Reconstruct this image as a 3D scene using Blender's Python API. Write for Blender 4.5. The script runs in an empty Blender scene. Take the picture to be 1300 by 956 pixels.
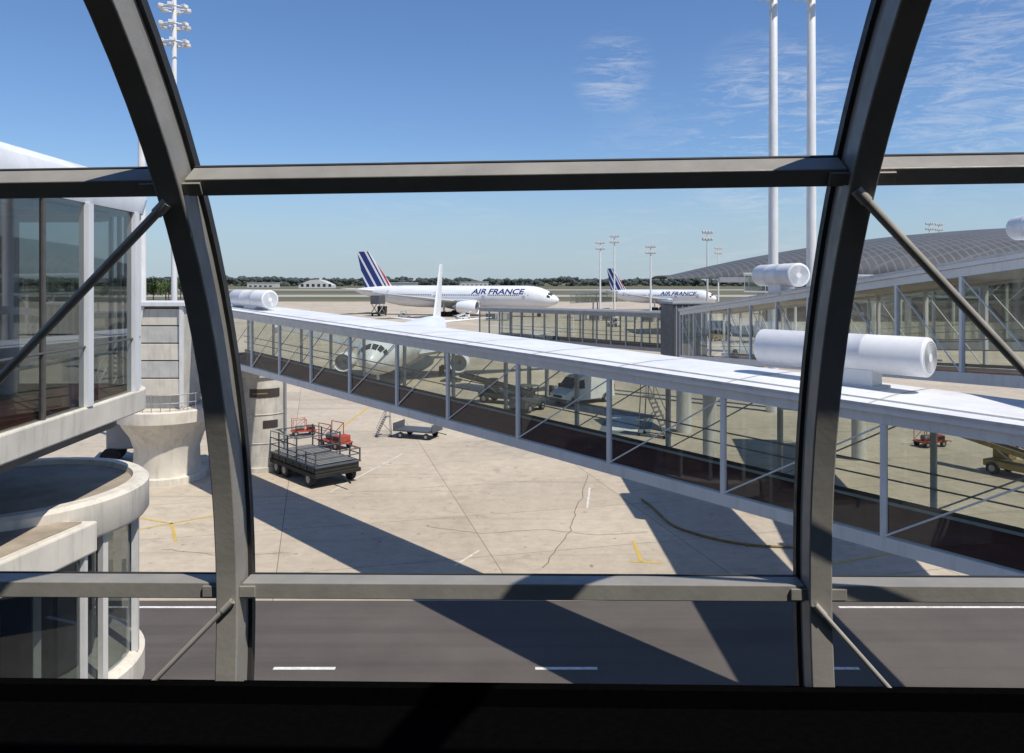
import bpy, bmesh, math, random
from mathutils import Vector, Matrix, noise
RND = random.Random(11)
D2R = math.radians
scene = bpy.context.scene
COL = scene.collection

# ------------------------------------------------------------ node helpers
def mnew(name):
    m = bpy.data.materials.new(name); m.use_nodes = True
    nt = m.node_tree
    return m, nt, nt.nodes['Principled BSDF']
def nd(nt, typ, **kw):
    n = nt.nodes.new(typ)
    for k, v in kw.items(): setattr(n, k, v)
    return n
def setin(nt, node, idx, val):
    if isinstance(val, bpy.types.NodeSocket): nt.links.new(val, node.inputs[idx])
    elif val is not None: node.inputs[idx].default_value = val
def math_(nt, op, a, b=None, c=None, clamp=False):
    n = nd(nt, 'ShaderNodeMath', operation=op); n.use_clamp = clamp
    setin(nt, n, 0, a); setin(nt, n, 1, b); setin(nt, n, 2, c)
    return n.outputs[0]
def mixc(nt, fac, a, b, blend='MIX'):
    n = nd(nt, 'ShaderNodeMix', data_type='RGBA', blend_type=blend)
    def s(i, v):
        if isinstance(v, bpy.types.NodeSocket): nt.links.new(v, n.inputs[i])
        else: n.inputs[i].default_value = v if not isinstance(v, tuple) or len(v) == 4 else (*v, 1)
    s(0, fac); s(6, a); s(7, b)
    return n.outputs[2]
def noise_(nt, vec, scale, detail=5, rough=.55, dist=0.0):
    n = nd(nt, 'ShaderNodeTexNoise'); n.inputs['Scale'].default_value = scale
    n.inputs['Detail'].default_value = detail; n.inputs['Roughness'].default_value = rough
    n.inputs['Distortion'].default_value = dist
    if vec is not None: nt.links.new(vec, n.inputs['Vector'])
    return n.outputs['Fac']
def maprange(nt, v, a, b, c, d, smooth=False):
    n = nd(nt, 'ShaderNodeMapRange'); n.clamp = True
    if smooth: n.interpolation_type = 'SMOOTHSTEP'
    nt.links.new(v, n.inputs[0])
    for i, x in enumerate((a, b, c, d)): n.inputs[i+1].default_value = x
    return n.outputs[0]
def objco(nt): return nd(nt, 'ShaderNodeTexCoord').outputs['Object']
def mapping(nt, vec, scale=(1,1,1), rot=(0,0,0), loc=(0,0,0)):
    n = nd(nt, 'ShaderNodeMapping'); nt.links.new(vec, n.inputs[0])
    n.inputs['Scale'].default_value = scale; n.inputs['Rotation'].default_value = rot
    n.inputs['Location'].default_value = loc
    return n.outputs[0]

def mat(name, col, rough=.5, metal=0.0, var=.12, scale=2.0, bump=0.0, streak=0.0, spec=.5):
    m, nt, b = mnew(name)
    co = objco(nt)
    f = noise_(nt, co, scale, 7, .6)
    k = maprange(nt, f, .3, .7, 1-var, 1+var)
    if streak > 0:
        s = noise_(nt, mapping(nt, co, (3, 3, .35)), 1.6, 6, .7)
        k2 = maprange(nt, s, .5, .75, 1, 1-streak)
        k = math_(nt, 'MULTIPLY', k, k2)
    vm = nd(nt, 'ShaderNodeVectorMath', operation='SCALE')
    vm.inputs[0].default_value = col; nt.links.new(k, vm.inputs['Scale'])
    nt.links.new(vm.outputs[0], b.inputs['Base Color'])
    r = maprange(nt, noise_(nt, co, scale*3, 4), .3, .7, max(.03, rough-.1), min(1, rough+.12))
    nt.links.new(r, b.inputs['Roughness'])
    b.inputs['Metallic'].default_value = metal
    b.inputs['Specular IOR Level'].default_value = spec
    if bump > 0:
        bp = nd(nt, 'ShaderNodeBump'); bp.inputs['Strength'].default_value = bump; bp.inputs['Distance'].default_value = .02
        nt.links.new(noise_(nt, co, scale*8, 5), bp.inputs['Height'])
        nt.links.new(bp.outputs[0], b.inputs['Normal'])
    return m

def glass(name, tint, refl=.04, graze=.5):
    m = bpy.data.materials.new(name); m.use_nodes = True
    nt = m.node_tree; nt.nodes.clear()
    out = nd(nt, 'ShaderNodeOutputMaterial')
    tr = nd(nt, 'ShaderNodeBsdfTransparent')
    co = objco(nt)
    d = maprange(nt, noise_(nt, co, .9, 6, .65), .4, .7, 1.0, .86)
    vm = nd(nt, 'ShaderNodeVectorMath', operation='SCALE'); vm.inputs[0].default_value = tint; nt.links.new(d, vm.inputs['Scale'])
    nt.links.new(vm.outputs[0], tr.inputs[0])
    gl = nd(nt, 'ShaderNodeBsdfGlossy'); gl.inputs['Roughness'].default_value = .02
    gl.inputs[0].default_value = (.9, .95, 1, 1)
    lw = nd(nt, 'ShaderNodeLayerWeight'); lw.inputs[0].default_value = .5
    f4 = math_(nt, 'POWER', lw.outputs['Facing'], 4.0)
    fac = math_(nt, 'MULTIPLY_ADD', f4, graze, refl)
    mx = nd(nt, 'ShaderNodeMixShader'); nt.links.new(fac, mx.inputs[0])
    nt.links.new(tr.outputs[0], mx.inputs[1]); nt.links.new(gl.outputs[0], mx.inputs[2])
    nt.links.new(mx.outputs[0], out.inputs[0])
    return m

# ------------------------------------------------------------ mesh helpers
class MB:
    def __init__(s): s.v = []; s.f = []
    def add(s, v, f):
        o = len(s.v); s.v += [tuple(p) for p in v]; s.f += [tuple(i+o for i in q) for q in f]; return s
    def hexa(s, p):
        return s.add(p, [(0,3,2,1),(4,5,6,7),(0,1,5,4),(1,2,6,5),(2,3,7,6),(3,0,4,7)])
    def box(s, x0, x1, y0, y1, z0, z1):
        return s.hexa([(x0,y0,z0),(x1,y0,z0),(x1,y1,z0),(x0,y1,z0),(x0,y0,z1),(x1,y0,z1),(x1,y1,z1),(x0,y1,z1)])
    def tube(s, p0, p1, r0, r1=None, n=10):
        r1 = r0 if r1 is None else r1
        p0 = Vector(p0); p1 = Vector(p1); d = (p1-p0).normalized()
        a = d.orthogonal().normalized(); b = d.cross(a)
        v = []
        for p, r in ((p0, r0), (p1, r1)):
            for i in range(n):
                t = 2*math.pi*i/n; v.append(p+(a*math.cos(t)+b*math.sin(t))*r)
        f = [(i, (i+1) % n, n+(i+1) % n, n+i) for i in range(n)]
        f += [tuple(reversed(range(n))), tuple(range(n, 2*n))]
        return s.add(v, f)
    def lathe(s, prof, o=(0,0,0), axis='x', n=20, closed=True):
        v = []
        for (t, r) in prof:
            for i in range(n):
                a = 2*math.pi*i/n; c, q = math.cos(a)*r, math.sin(a)*r
                p = {'x': (t, c, q), 'y': (q, t, c), 'z': (c, q, t)}[axis]
                v.append((o[0]+p[0], o[1]+p[1], o[2]+p[2]))
        f = []
        for k in range(len(prof)-1):
            for i in range(n):
                j = (i+1) % n; f.append((k*n+i, k*n+j, (k+1)*n+j, (k+1)*n+i))
        if closed:
            f.append(tuple(reversed(range(n)))); m = (len(prof)-1)*n; f.append(tuple(range(m, m+n)))
        return s.add(v, f)
    def prism(s, poly, z0, z1):
        n = len(poly)
        v = [(x, y, z0) for x, y in poly]+[(x, y, z1) for x, y in poly]
        f = [(i, (i+1) % n, n+(i+1) % n, n+i) for i in range(n)]+[tuple(reversed(range(n))), tuple(range(n, 2*n))]
        return s.add(v, f)
    def profile_y(s, pts, y0, y1, fy=None):
        n = len(pts); fy = fy or (lambda z: 1)
        v = [(x, y0*fy(z), z) for x, z in pts]+[(x, y1*fy(z), z) for x, z in pts]
        f = [(i, (i+1) % n, n+(i+1) % n, n+i) for i in range(n)]+[tuple(reversed(range(n))), tuple(range(n, 2*n))]
        return s.add(v, f)
    def obj(s, name, m, parent=None, smooth=False, bevel=0.0, label=None, segs=2, **props):
        me = bpy.data.meshes.new(name); me.from_pydata(s.v, [], s.f)
        bm = bmesh.new(); bm.from_mesh(me); bmesh.ops.recalc_face_normals(bm, faces=bm.faces); bm.to_mesh(me); bm.free()
        if smooth:
            for p in me.polygons: p.use_smooth = True
            me.set_sharp_from_angle(angle=D2R(38))
        me.materials.append(m)
        o = bpy.data.objects.new(name, me); COL.objects.link(o)
        if parent: o.parent = parent
        if bevel > 0:
            b = o.modifiers.new('bevel', 'BEVEL'); b.width = bevel; b.segments = segs; b.limit_method = 'ANGLE'; b.angle_limit = D2R(35)
        if label: o['label'] = label
        for k, v in props.items(): o[k] = v
        return o
def thing(name, label, cat, loc=(0,0,0), rz=0.0, group=None, M=None):
    e = bpy.data.objects.new(name, None); COL.objects.link(e); e.empty_display_size = .3
    if M is not None: e.matrix_world = M
    else: e.location = loc; e.rotation_euler = (0, 0, rz)
    e['label'] = label; e['category'] = cat
    if group: e['group'] = group
    return e
def sheet(name, x0, x1, y0, y1, z, m, **props):
    return MB().add([(x0,y0,z),(x1,y0,z),(x1,y1,z),(x0,y1,z)], [(0,1,2,3)]).obj(name, m, **props)

# ------------------------------------------------------------ materials
WHITE = mat('white paint', (.70, .70, .69), .42, var=.06, scale=.8, streak=.18)
WHITE2 = mat('aged white paint', (.60, .585, .55), .5, var=.12, scale=1.2, streak=.3)
CREAM = mat('cream painted concrete', (.64, .59, .50), .7, var=.12, scale=1.1, bump=.1, streak=.3)
ROOFW = mat('white roof sheet', (.73, .735, .745), .5, var=.09, scale=.5, streak=.12)
FRAME = mat('neutral grey steel paint', (.27, .255, .225), .5, var=.14, scale=4, bump=.08)
SHADEP = mat('grey shade panel', (.14, .135, .125), .7, var=.1, scale=2)  # for the unseen panels added to dim the walkway frame
BRKT = mat('dark steel', (.13, .12, .11), .4, metal=.3, var=.15, scale=8)
RODM = mat('painted steel rod', (.40, .37, .32), .45, metal=.1, var=.15, scale=9)
BLACK = mat('black rubber', (.012, .012, .012), .6, var=.2, scale=6)
GASK = mat('dark grey gasket', (.03, .03, .028), .6, var=.2, scale=6)
FLOORB = mat('black carpet', (.0022, .0022, .0024), .98, var=.2, scale=30, spec=0)
CARPET = mat('red brown carpet', (.16, .055, .038), .9, var=.25, scale=2)
GREYD = mat('dark grey cladding', (.075, .08, .09), .5, var=.1, scale=1)
GREYM = mat('mid grey metal', (.3, .31, .32), .45, metal=.2, var=.12, scale=1.5)
CONC = mat('weathered concrete', (.52, .485, .42), .85, var=.22, scale=1.2, bump=.3, streak=.3)
CONC2 = mat('brown roofing gravel', (.33, .275, .21), .9, var=.3, scale=1.3, bump=.3)
DUCT = mat('white duct casing', (.74, .74, .745), .4, var=.06, scale=1.2, streak=.14)
TYRE = mat('tyre rubber', (.02, .02, .02), .8, var=.2, scale=5)
DGREEN = mat('dark green black paint', (.026, .028, .022), .5, var=.3, scale=3)
ORANGE = mat('orange red paint', (.36, .06, .03), .5, var=.3, scale=3)
YELLOW = mat('dull yellow paint', (.28, .21, .08), .55, var=.25, scale=3)
ALU = mat('aluminium', (.55, .56, .57), .35, metal=.6, var=.12, scale=4)
DARKG = mat('dark tinted window', (.02, .025, .03), .12, var=.1, scale=1)
BLUEL = mat('navy blue lettering', (.012, .022, .14), .4, var=.05, scale=1)
LAMPG = mat('lamp lens', (.75, .78, .8), .15, var=.03, scale=5)
REDL = mat('red lens', (.5, .02, .02), .2, var=.03, scale=5)
PANEL = mat('pale cladding panel', (.52, .505, .47), .5, var=.15, scale=1.5, streak=.3)
STEEL = mat('dull galvanised steel', (.20, .20, .20), .5, metal=.2, var=.15, scale=4)
G_BR = glass('tinted bridge glass', (.79, .82, .775), .045, .4)
G_PAV = glass('pavilion glass', (.50, .54, .53), .15, .45)

def apron_mat():
    m, nt, b = mnew('concrete apron')
    co = objco(nt)
    rc = mapping(nt, co, rot=(0, 0, D2R(-14)), loc=(1.3, 2.1, 0))
    br = nd(nt, 'ShaderNodeTexBrick'); br.offset = 0; br.squash = 1
    nt.links.new(rc, br.inputs['Vector'])
    br.inputs['Color1'].default_value = (.53, .45, .345, 1); br.inputs['Color2'].default_value = (.465, .395, .305, 1)
    br.inputs['Mortar'].default_value = (.22, .18, .135, 1); br.inputs['Scale'].default_value = 1
    br.inputs['Mortar Size'].default_value = .02; br.inputs['Mortar Smooth'].default_value = .4
    br.inputs['Brick Width'].default_value = 7.5; br.inputs['Row Height'].default_value = 5.0
    br.inputs['Bias'].default_value = 0
    c = br.outputs['Color']
    big = maprange(nt, noise_(nt, co, .09, 8, .65), .3, .7, .80, 1.12)
    fine = maprange(nt, noise_(nt, co, 1.7, 8, .75), .25, .75, .80, 1.15)
    k = math_(nt, 'MULTIPLY', big, fine)
    vm = nd(nt, 'ShaderNodeVectorMath', operation='SCALE'); nt.links.new(c, vm.inputs[0]); nt.links.new(k, vm.inputs['Scale'])
    c = vm.outputs[0]
    st = maprange(nt, noise_(nt, co, .55, 6, .7, 1.0), .56, .74, 0, .5)
    c = mixc(nt, st, c, (.22, .17, .115))
    sp = maprange(nt, noise_(nt, co, 3.1, 3, .5), .66, .74, 0, .6)
    c = mixc(nt, sp, c, (.08, .065, .05))
    ty = maprange(nt, noise_(nt, mapping(nt, co, (.035, 1.1, 1), rot=(0, 0, D2R(9))), 1.3, 5, .6, .5), .56, .75, 0, .4)
    c = mixc(nt, ty, c, (.16, .14, .115))
    lt = maprange(nt, noise_(nt, co, .25, 5, .6, .4), .58, .72, 0, .3)
    c = mixc(nt, lt, c, (.58, .51, .40))
    nt.links.new(c, b.inputs['Base Color']); b.inputs['Roughness'].default_value = .85
    bp = nd(nt, 'ShaderNodeBump'); bp.inputs['Strength'].default_value = .25; bp.inputs['Distance'].default_value = .03
    nt.links.new(noise_(nt, co, 9, 6, .7), bp.inputs['Height']); nt.links.new(bp.outputs[0], b.inputs['Normal'])
    return m
APRON = apron_mat()
def asphalt_mat():
    m, nt, b = mnew('asphalt')
    co = objco(nt)
    a = maprange(nt, noise_(nt, co, .22, 7, .65), .3, .7, .8, 1.2)
    f = maprange(nt, noise_(nt, co, 38, 3, .7), .3, .7, .7, 1.35)
    tr = maprange(nt, noise_(nt, mapping(nt, co, (.03, 1.4, 1)), 1.1, 5), .45, .65, 1, .82)
    k = math_(nt, 'MULTIPLY', math_(nt, 'MULTIPLY', a, f), tr)
    vm = nd(nt, 'ShaderNodeVectorMath', operation='SCALE'); vm.inputs[0].default_value = (.098, .085, .075); nt.links.new(k, vm.inputs['Scale'])
    nt.links.new(vm.outputs[0], b.inputs['Base Color']); b.inputs['Roughness'].default_value = .88
    bp = nd(nt, 'ShaderNodeBump'); bp.inputs['Strength'].default_value = .4; bp.inputs['Distance'].default_value = .01
    nt.links.new(noise_(nt, co, 60, 3), bp.inputs['Height']); nt.links.new(bp.outputs[0], b.inputs['Normal'])
    return m
ASPH = asphalt_mat()
def grass_mat():
    m, nt, b = mnew('airfield grass')
    co = objco(nt)
    f = noise_(nt, mapping(nt, co, (.3, 1, 1)), .012, 8, .7)
    c = mixc(nt, maprange(nt, f, .35, .65, 0, 1), (.075, .085, .04), (.16, .14, .08))
    nt.links.new(c, b.inputs['Base Color']); b.inputs['Roughness'].default_value = .95
    return m
GRASS = grass_mat()
def paint_mat(name, col, wear=.5):
    m, nt, b = mnew(name)
    co = objco(nt)
    w = maprange(nt, noise_(nt, co, 4.5, 6, .75), .42, .68, 0, wear)
    nt.links.new(mixc(nt, w, col, (.28, .25, .20)), b.inputs['Base Color']); b.inputs['Roughness'].default_value = .7
    return m
PW = paint_mat('road marking white', (.78, .77, .73), .6)
PWF = paint_mat('faded apron white', (.72, .68, .60), .7)
PY = paint_mat('apron marking yellow', (.62, .42, .06), .6)
PB = paint_mat('apron marking grey blue', (.14, .18, .22), .5)
def leaf_mat(name, a, b2, sc):
    m, nt, b = mnew(name)
    c = mixc(nt, maprange(nt, noise_(nt, objco(nt), sc, 5, .7), .35, .65, 0, 1), a, b2)
    nt.links.new(c, b.inputs['Base Color']); b.inputs['Roughness'].default_value = .8
    return m
WOOD = leaf_mat('distant woodland foliage', (.04, .055, .055), (.07, .085, .07), .03)
LEAF = leaf_mat('tree foliage', (.035, .065, .015), (.10, .14, .04), .5)
BARK = mat('bark', (.10, .075, .05), .9, var=.3, scale=3)

# ------------------------------------------------------------ camera, light, world
cam = bpy.data.cameras.new('camera'); co = bpy.data.objects.new('camera', cam); COL.objects.link(co)
co.location = (0, 0, 10); co.rotation_euler = (D2R(90), 0, 0)
cam.sensor_width = 36; cam.lens = 36*1000/1300.0; cam.shift_y = -122/1300.0
cam.clip_start = .05; cam.clip_end = 12000
scene.camera = co
SUN = Vector((.474, -.419, 1)).normalized()
sl = bpy.data.lights.new('sun', 'SUN'); so = bpy.data.objects.new('sun', sl); COL.objects.link(so)
sl.energy = 4.7; sl.angle = D2R(.53); sl.color = (1, .945, .85)
so.rotation_euler = (-SUN).to_track_quat('-Z', 'Y').to_euler(); so.location = (20, -20, 60)
w = bpy.data.worlds.new('World'); scene.world = w; w.use_nodes = True
nt = w.node_tree; bg = nt.nodes['Background']
sky = nd(nt, 'ShaderNodeTexSky', sky_type='NISHITA'); sky.sun_disc = False
sky.sun_elevation = math.asin(SUN.z); sky.sun_rotation = math.atan2(SUN.x, SUN.y)
sky.altitude = 100; sky.air_density = 1.1; sky.dust_density = .3; sky.ozone_density = 2.0
gen = nd(nt, 'ShaderNodeTexCoord').outputs['Generated']
sxyz = nd(nt, 'ShaderNodeSeparateXYZ'); nt.links.new(gen, sxyz.inputs[0])
base = mixc(nt, 1.0, sky.outputs[0], (.78, .97, 1.26, 1), 'MULTIPLY')
hz = maprange(nt, sxyz.outputs[2], 0.0, .17, .75, 0, True)
base = mixc(nt, hz, base, (4.2, 5.4, 6.5, 1))
cl = noise_(nt, mapping(nt, gen, (5, 5, 22), rot=(0, D2R(14), 0)), 1.1, 9, .68, .9)
cl2 = noise_(nt, mapping(nt, gen, (12, 10, 75), rot=(0, D2R(-22), 0)), 1.0, 9, .75, 1.6)
tot = None
for d, a0, amp in (((.13, 1, .262), 3.4, .42), ((.34, 1, .185), 8, .5), ((.60, 1, .24), 9, .38), ((.62, 1, .34), 5, .22), ((-.1, 1, .06), 10, .10), ((.25, 1, .08), 12, .18)):
    d = Vector(d).normalized()
    dp = nd(nt, 'ShaderNodeVectorMath', operation='DOT_PRODUCT'); nt.links.new(gen, dp.inputs[0]); dp.inputs[1].default_value = d
    mk = maprange(nt, dp.outputs['Value'], math.cos(D2R(a0)), math.cos(D2R(a0*.15)), 0, amp, True)
    tot = mk if tot is None else math_(nt, 'MAXIMUM', tot, mk)
cf = math_(nt, 'MULTIPLY', maprange(nt, math_(nt, 'MULTIPLY_ADD', cl2, .6, math_(nt, 'MULTIPLY', cl, .4)), .48, .62, 0, 1), tot)
nt.links.new(mixc(nt, cf, base, (7.6, 7.9, 8.4)), bg.inputs[0]); bg.inputs[1].default_value = .098
scene.view_settings.view_transform = 'Standard'; scene.view_settings.look = 'None'; scene.view_settings.exposure = 0

# ------------------------------------------------------------ setting
sheet('ground', -4500, 4500, -200, 9000, -.012, GRASS, kind='structure')
sheet('apron', -420, 420, 24.6, 372, 0, APRON, kind='structure')
sheet('road', -260, 260, -120, 24.596, 0, ASPH, kind='structure')
TAXI = mat('taxiway concrete', (.36, .34, .30), .9, var=.12, scale=.02)
sheet('taxiway', -1600, 1600, 480, 545, -.004, TAXI, kind='structure')
sheet('runway', -2500, 2500, 790, 880, -.004, TAXI, kind='structure')
def strip(name, pts, wd, m, z=.008):
    mb = MB(); P = [Vector((x, y, 0)) for x, y in pts]
    L = []
    for i, p in enumerate(P):
        a = P[max(0, i-1)]; b = P[min(len(P)-1, i+1)]
        d = (b-a).normalized(); n = Vector((-d.y, d.x, 0))*wd/2
        L.append((p+n, p-n))
    v = []
    for a, b in L: v += [(a.x, a.y, z), (b.x, b.y, z)]
    f = [(2*i, 2*i+1, 2*i+3, 2*i+2) for i in range(len(P)-1)]
    o = mb.add(v, f).obj(name, m); o['kind'] = 'structure'; return o
for i in range(-5, 8):
    x = -6.15+i*6.75
    strip('road_marking', [(x, 20.3), (x+1.6, 20.3)], .14, PW, .004)
for x0, x1 in ((10, 15.7), (18, 23.5), (-13.5, -9), (-21, -16)):
    strip('road_marking', [(x0, 24.1), (x1, 24.1)], .13, PW, .004)
strip('apron_marking', [(4.6, 28.0), (4.65, 30.2)], .12, PY)
strip('apron_marking', [(4.2, 28.0), (5.3, 27.9)], .12, PY)
strip('apron_marking', [(-15.8, 33.2), (-14.0, 32.4), (-12.9, 30.2)], .12, PY)
strip('apron_marking', [(-15.5, 31.2), (-12.5, 33.6), (-11.9, 33.4)], .12, PY)
strip('apron_marking', [(9.9, 27.2), (13.5, 28.7), (20, 31.2)], .12, PY)
strip('apron_marking', [(-11.6, 53), (-11.2, 66), (-10, 110)], .15, PY)
strip('apron_marking', [(-8.6, 37.2), (-6.3, 45.5), (-11.2, 46.3)], .10, PWF)
strip('apron_marking', [(3.3, 34.6), (3.75, 38)], .10, PWF)
strip('apron_marking', [(-2.0, 27.6), (-1.2, 29.2)], .10, PWF)
strip('apron_marking', [(-8.2, 42.5), (-5.1, 43)], .08, PWF)
strip('apron_marking', [(-60, 92), (60, 92)], .2, PWF)
strip('apron_marking', [(-60, 104), (60, 104)], .2, PWF)
strip('apron_marking', [(-200, 170), (200, 170)], .35, PY)
MB().add([(5.6, 51.5, .006), (8.8, 50.5, .006), (10.6, 58.6, .006), (7.4, 60.2, .006)], [(0,1,2,3)]).obj('apron_marking', PB, kind='structure')
MB().add([(6.4, 52.6, .011), (8.3, 52.0, .011), (9.3, 57.6, .011), (7.4, 58.6, .011)], [(0,1,2,3)]).obj('apron_marking', PW, kind='structure')
SEAL = mat('bitumen seal', (.16, .13, .10), .8, var=.3, scale=4)
def crack(pts, wd):
    P = []
    for (a, b) in zip(pts[:-1], pts[1:]):
        for k in range(8):
            t = k/8; P.append((a[0]+(b[0]-a[0])*t+RND.gauss(0, .035), a[1]+(b[1]-a[1])*t+RND.gauss(0, .035)))
    P.append(pts[-1]); strip('apron_marking', P, wd, SEAL, .006)
crack([(1.1, 27.4), (2.3, 31.5), (2.9, 34.8), (3.9, 40.5)], .035)
crack([(-3.5, 32), (-1.2, 31.1), (1.2, 31.6), (3.4, 30.9), (5.4, 31.3)], .03)
crack([(-13, 29.3), (-10.6, 28.6), (-8.2, 28.9)], .03)

# ------------------------------------------------------------ walkway frame
TM = Matrix.Translation((.030, 3.3, 8.67)) @ Matrix.Rotation(D2R(-2.3), 4, 'Z') @ Matrix.Rotation(D2R(-.6), 4, 'Y')
tube = thing('walkway_frame', 'rounded airport walkway frame with grey steel ribs and black floor', 'walkway', M=TM)
YC, RR = -3.07, 3.08
def arc(phi, r): return (YC+r*math.cos(D2R(phi)), r*math.sin(D2R(phi)))
def arcbar(x0, x1, r0, r1, a0, a1, st=4):
    mb = MB(); n = max(1, int(round((a1-a0)/st))); v = []
    for i in range(n+1):
        a = a0+(a1-a0)*i/n
        for (x, r) in ((x0, r0), (x1, r0), (x1, r1), (x0, r1)):
            y, z = arc(a, r); v.append((x, y, z))
    f = []
    for i in range(n):
        for j in range(4):
            k = (j+1) % 4; f.append((i*4+j, i*4+k, i*4+4+k, i*4+4+j))
    f += [(0,1,2,3), (n*4+3, n*4+2, n*4+1, n*4)]
    return mb.add(v, f)
ribs = [-6.25, -3.75, -1.25, 1.25, 3.75, 6.25]
beams = [.1, 32.7]+[33.2*i for i in range(2, 6)]
for rx in ribs:
    arcbar(rx-.047, rx+.047, RR, RR+.10, -12, 192, 3).obj('rib', FRAME, tube, smooth=True, bevel=.006)
    arcbar(rx-.036, rx+.036, RR+.10, RR+.205, -12, 192, 3).obj('rib_web', FRAME, tube, smooth=True)
    for sg in (-1, 1):
        x0, x1 = sorted((rx+sg*.037, rx+sg*.054))
        arcbar(x0, x1, RR+.155, RR+.195, -12, 192, 3).obj('gasket', GASK, tube, smooth=True)
for b in range(5):
    x0, x1 = ribs[b]+.055, ribs[b+1]-.055
    for i, bp in enumerate(beams):
        da = math.degrees(.034/RR)
        arcbar(x0, x1, RR+.035, RR+.135, bp-da, bp+da, 99).obj('cross_beam', FRAME, tube, bevel=.004)
        arcbar(x0, x1, RR+.138, RR+.150, bp-da*1.05, bp+da*1.05, 99).obj('gasket', GASK, tube)
        for xe, sg in ((x0, 1), (x1, -1)):
            xa, xb = sorted((xe-sg*.008, xe+sg*.06))
            arcbar(xa, xb, RR+.022, RR+.034, bp-da*.7, bp+da*.7, 99).obj('bracket', FRAME, tube, bevel=.003)
    arcbar(x0-.02, x1+.02, RR+.16, RR+.19, 78, 192, 4).obj('shade_panel', SHADEP, tube, smooth=True)  # unseen opaque panels, added to cut the light on ribs and beams
MB().box(-6.6, 6.6, -6.0, .082, -.52, -.398).obj('floor', FLOORB, tube)
MB().box(-6.6, 6.6, -.11, -.07, -.397, -.325).obj('toe_board', FLOORB, tube)
def rod(p0, p1, r):
    MB().tube(p0, p1, r, n=14).obj('tie_rod', RODM, tube, smooth=True)
    d = (Vector(p1)-Vector(p0)).normalized()
    MB().tube(Vector(p0), Vector(p0)+d*.06, r*1.25, n=12).obj('rod_end', RODM, tube, smooth=True)
yu, zu = arc(32.5, RR-.01); yl, zl = arc(1, RR-.01)
rod((-1.262, yu+.02, zu-.02), (-3.02, -.12, .06), .017)
rod((1.225, yu+.02, zu-.01), (2.78, -.16, .06), .017)
rod((-1.22, yl, -.02), (-1.68, yl-.02, -.48), .011)
rod((1.22, yl, -.02), (1.62, yl-.02, -.48), .011)

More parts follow.
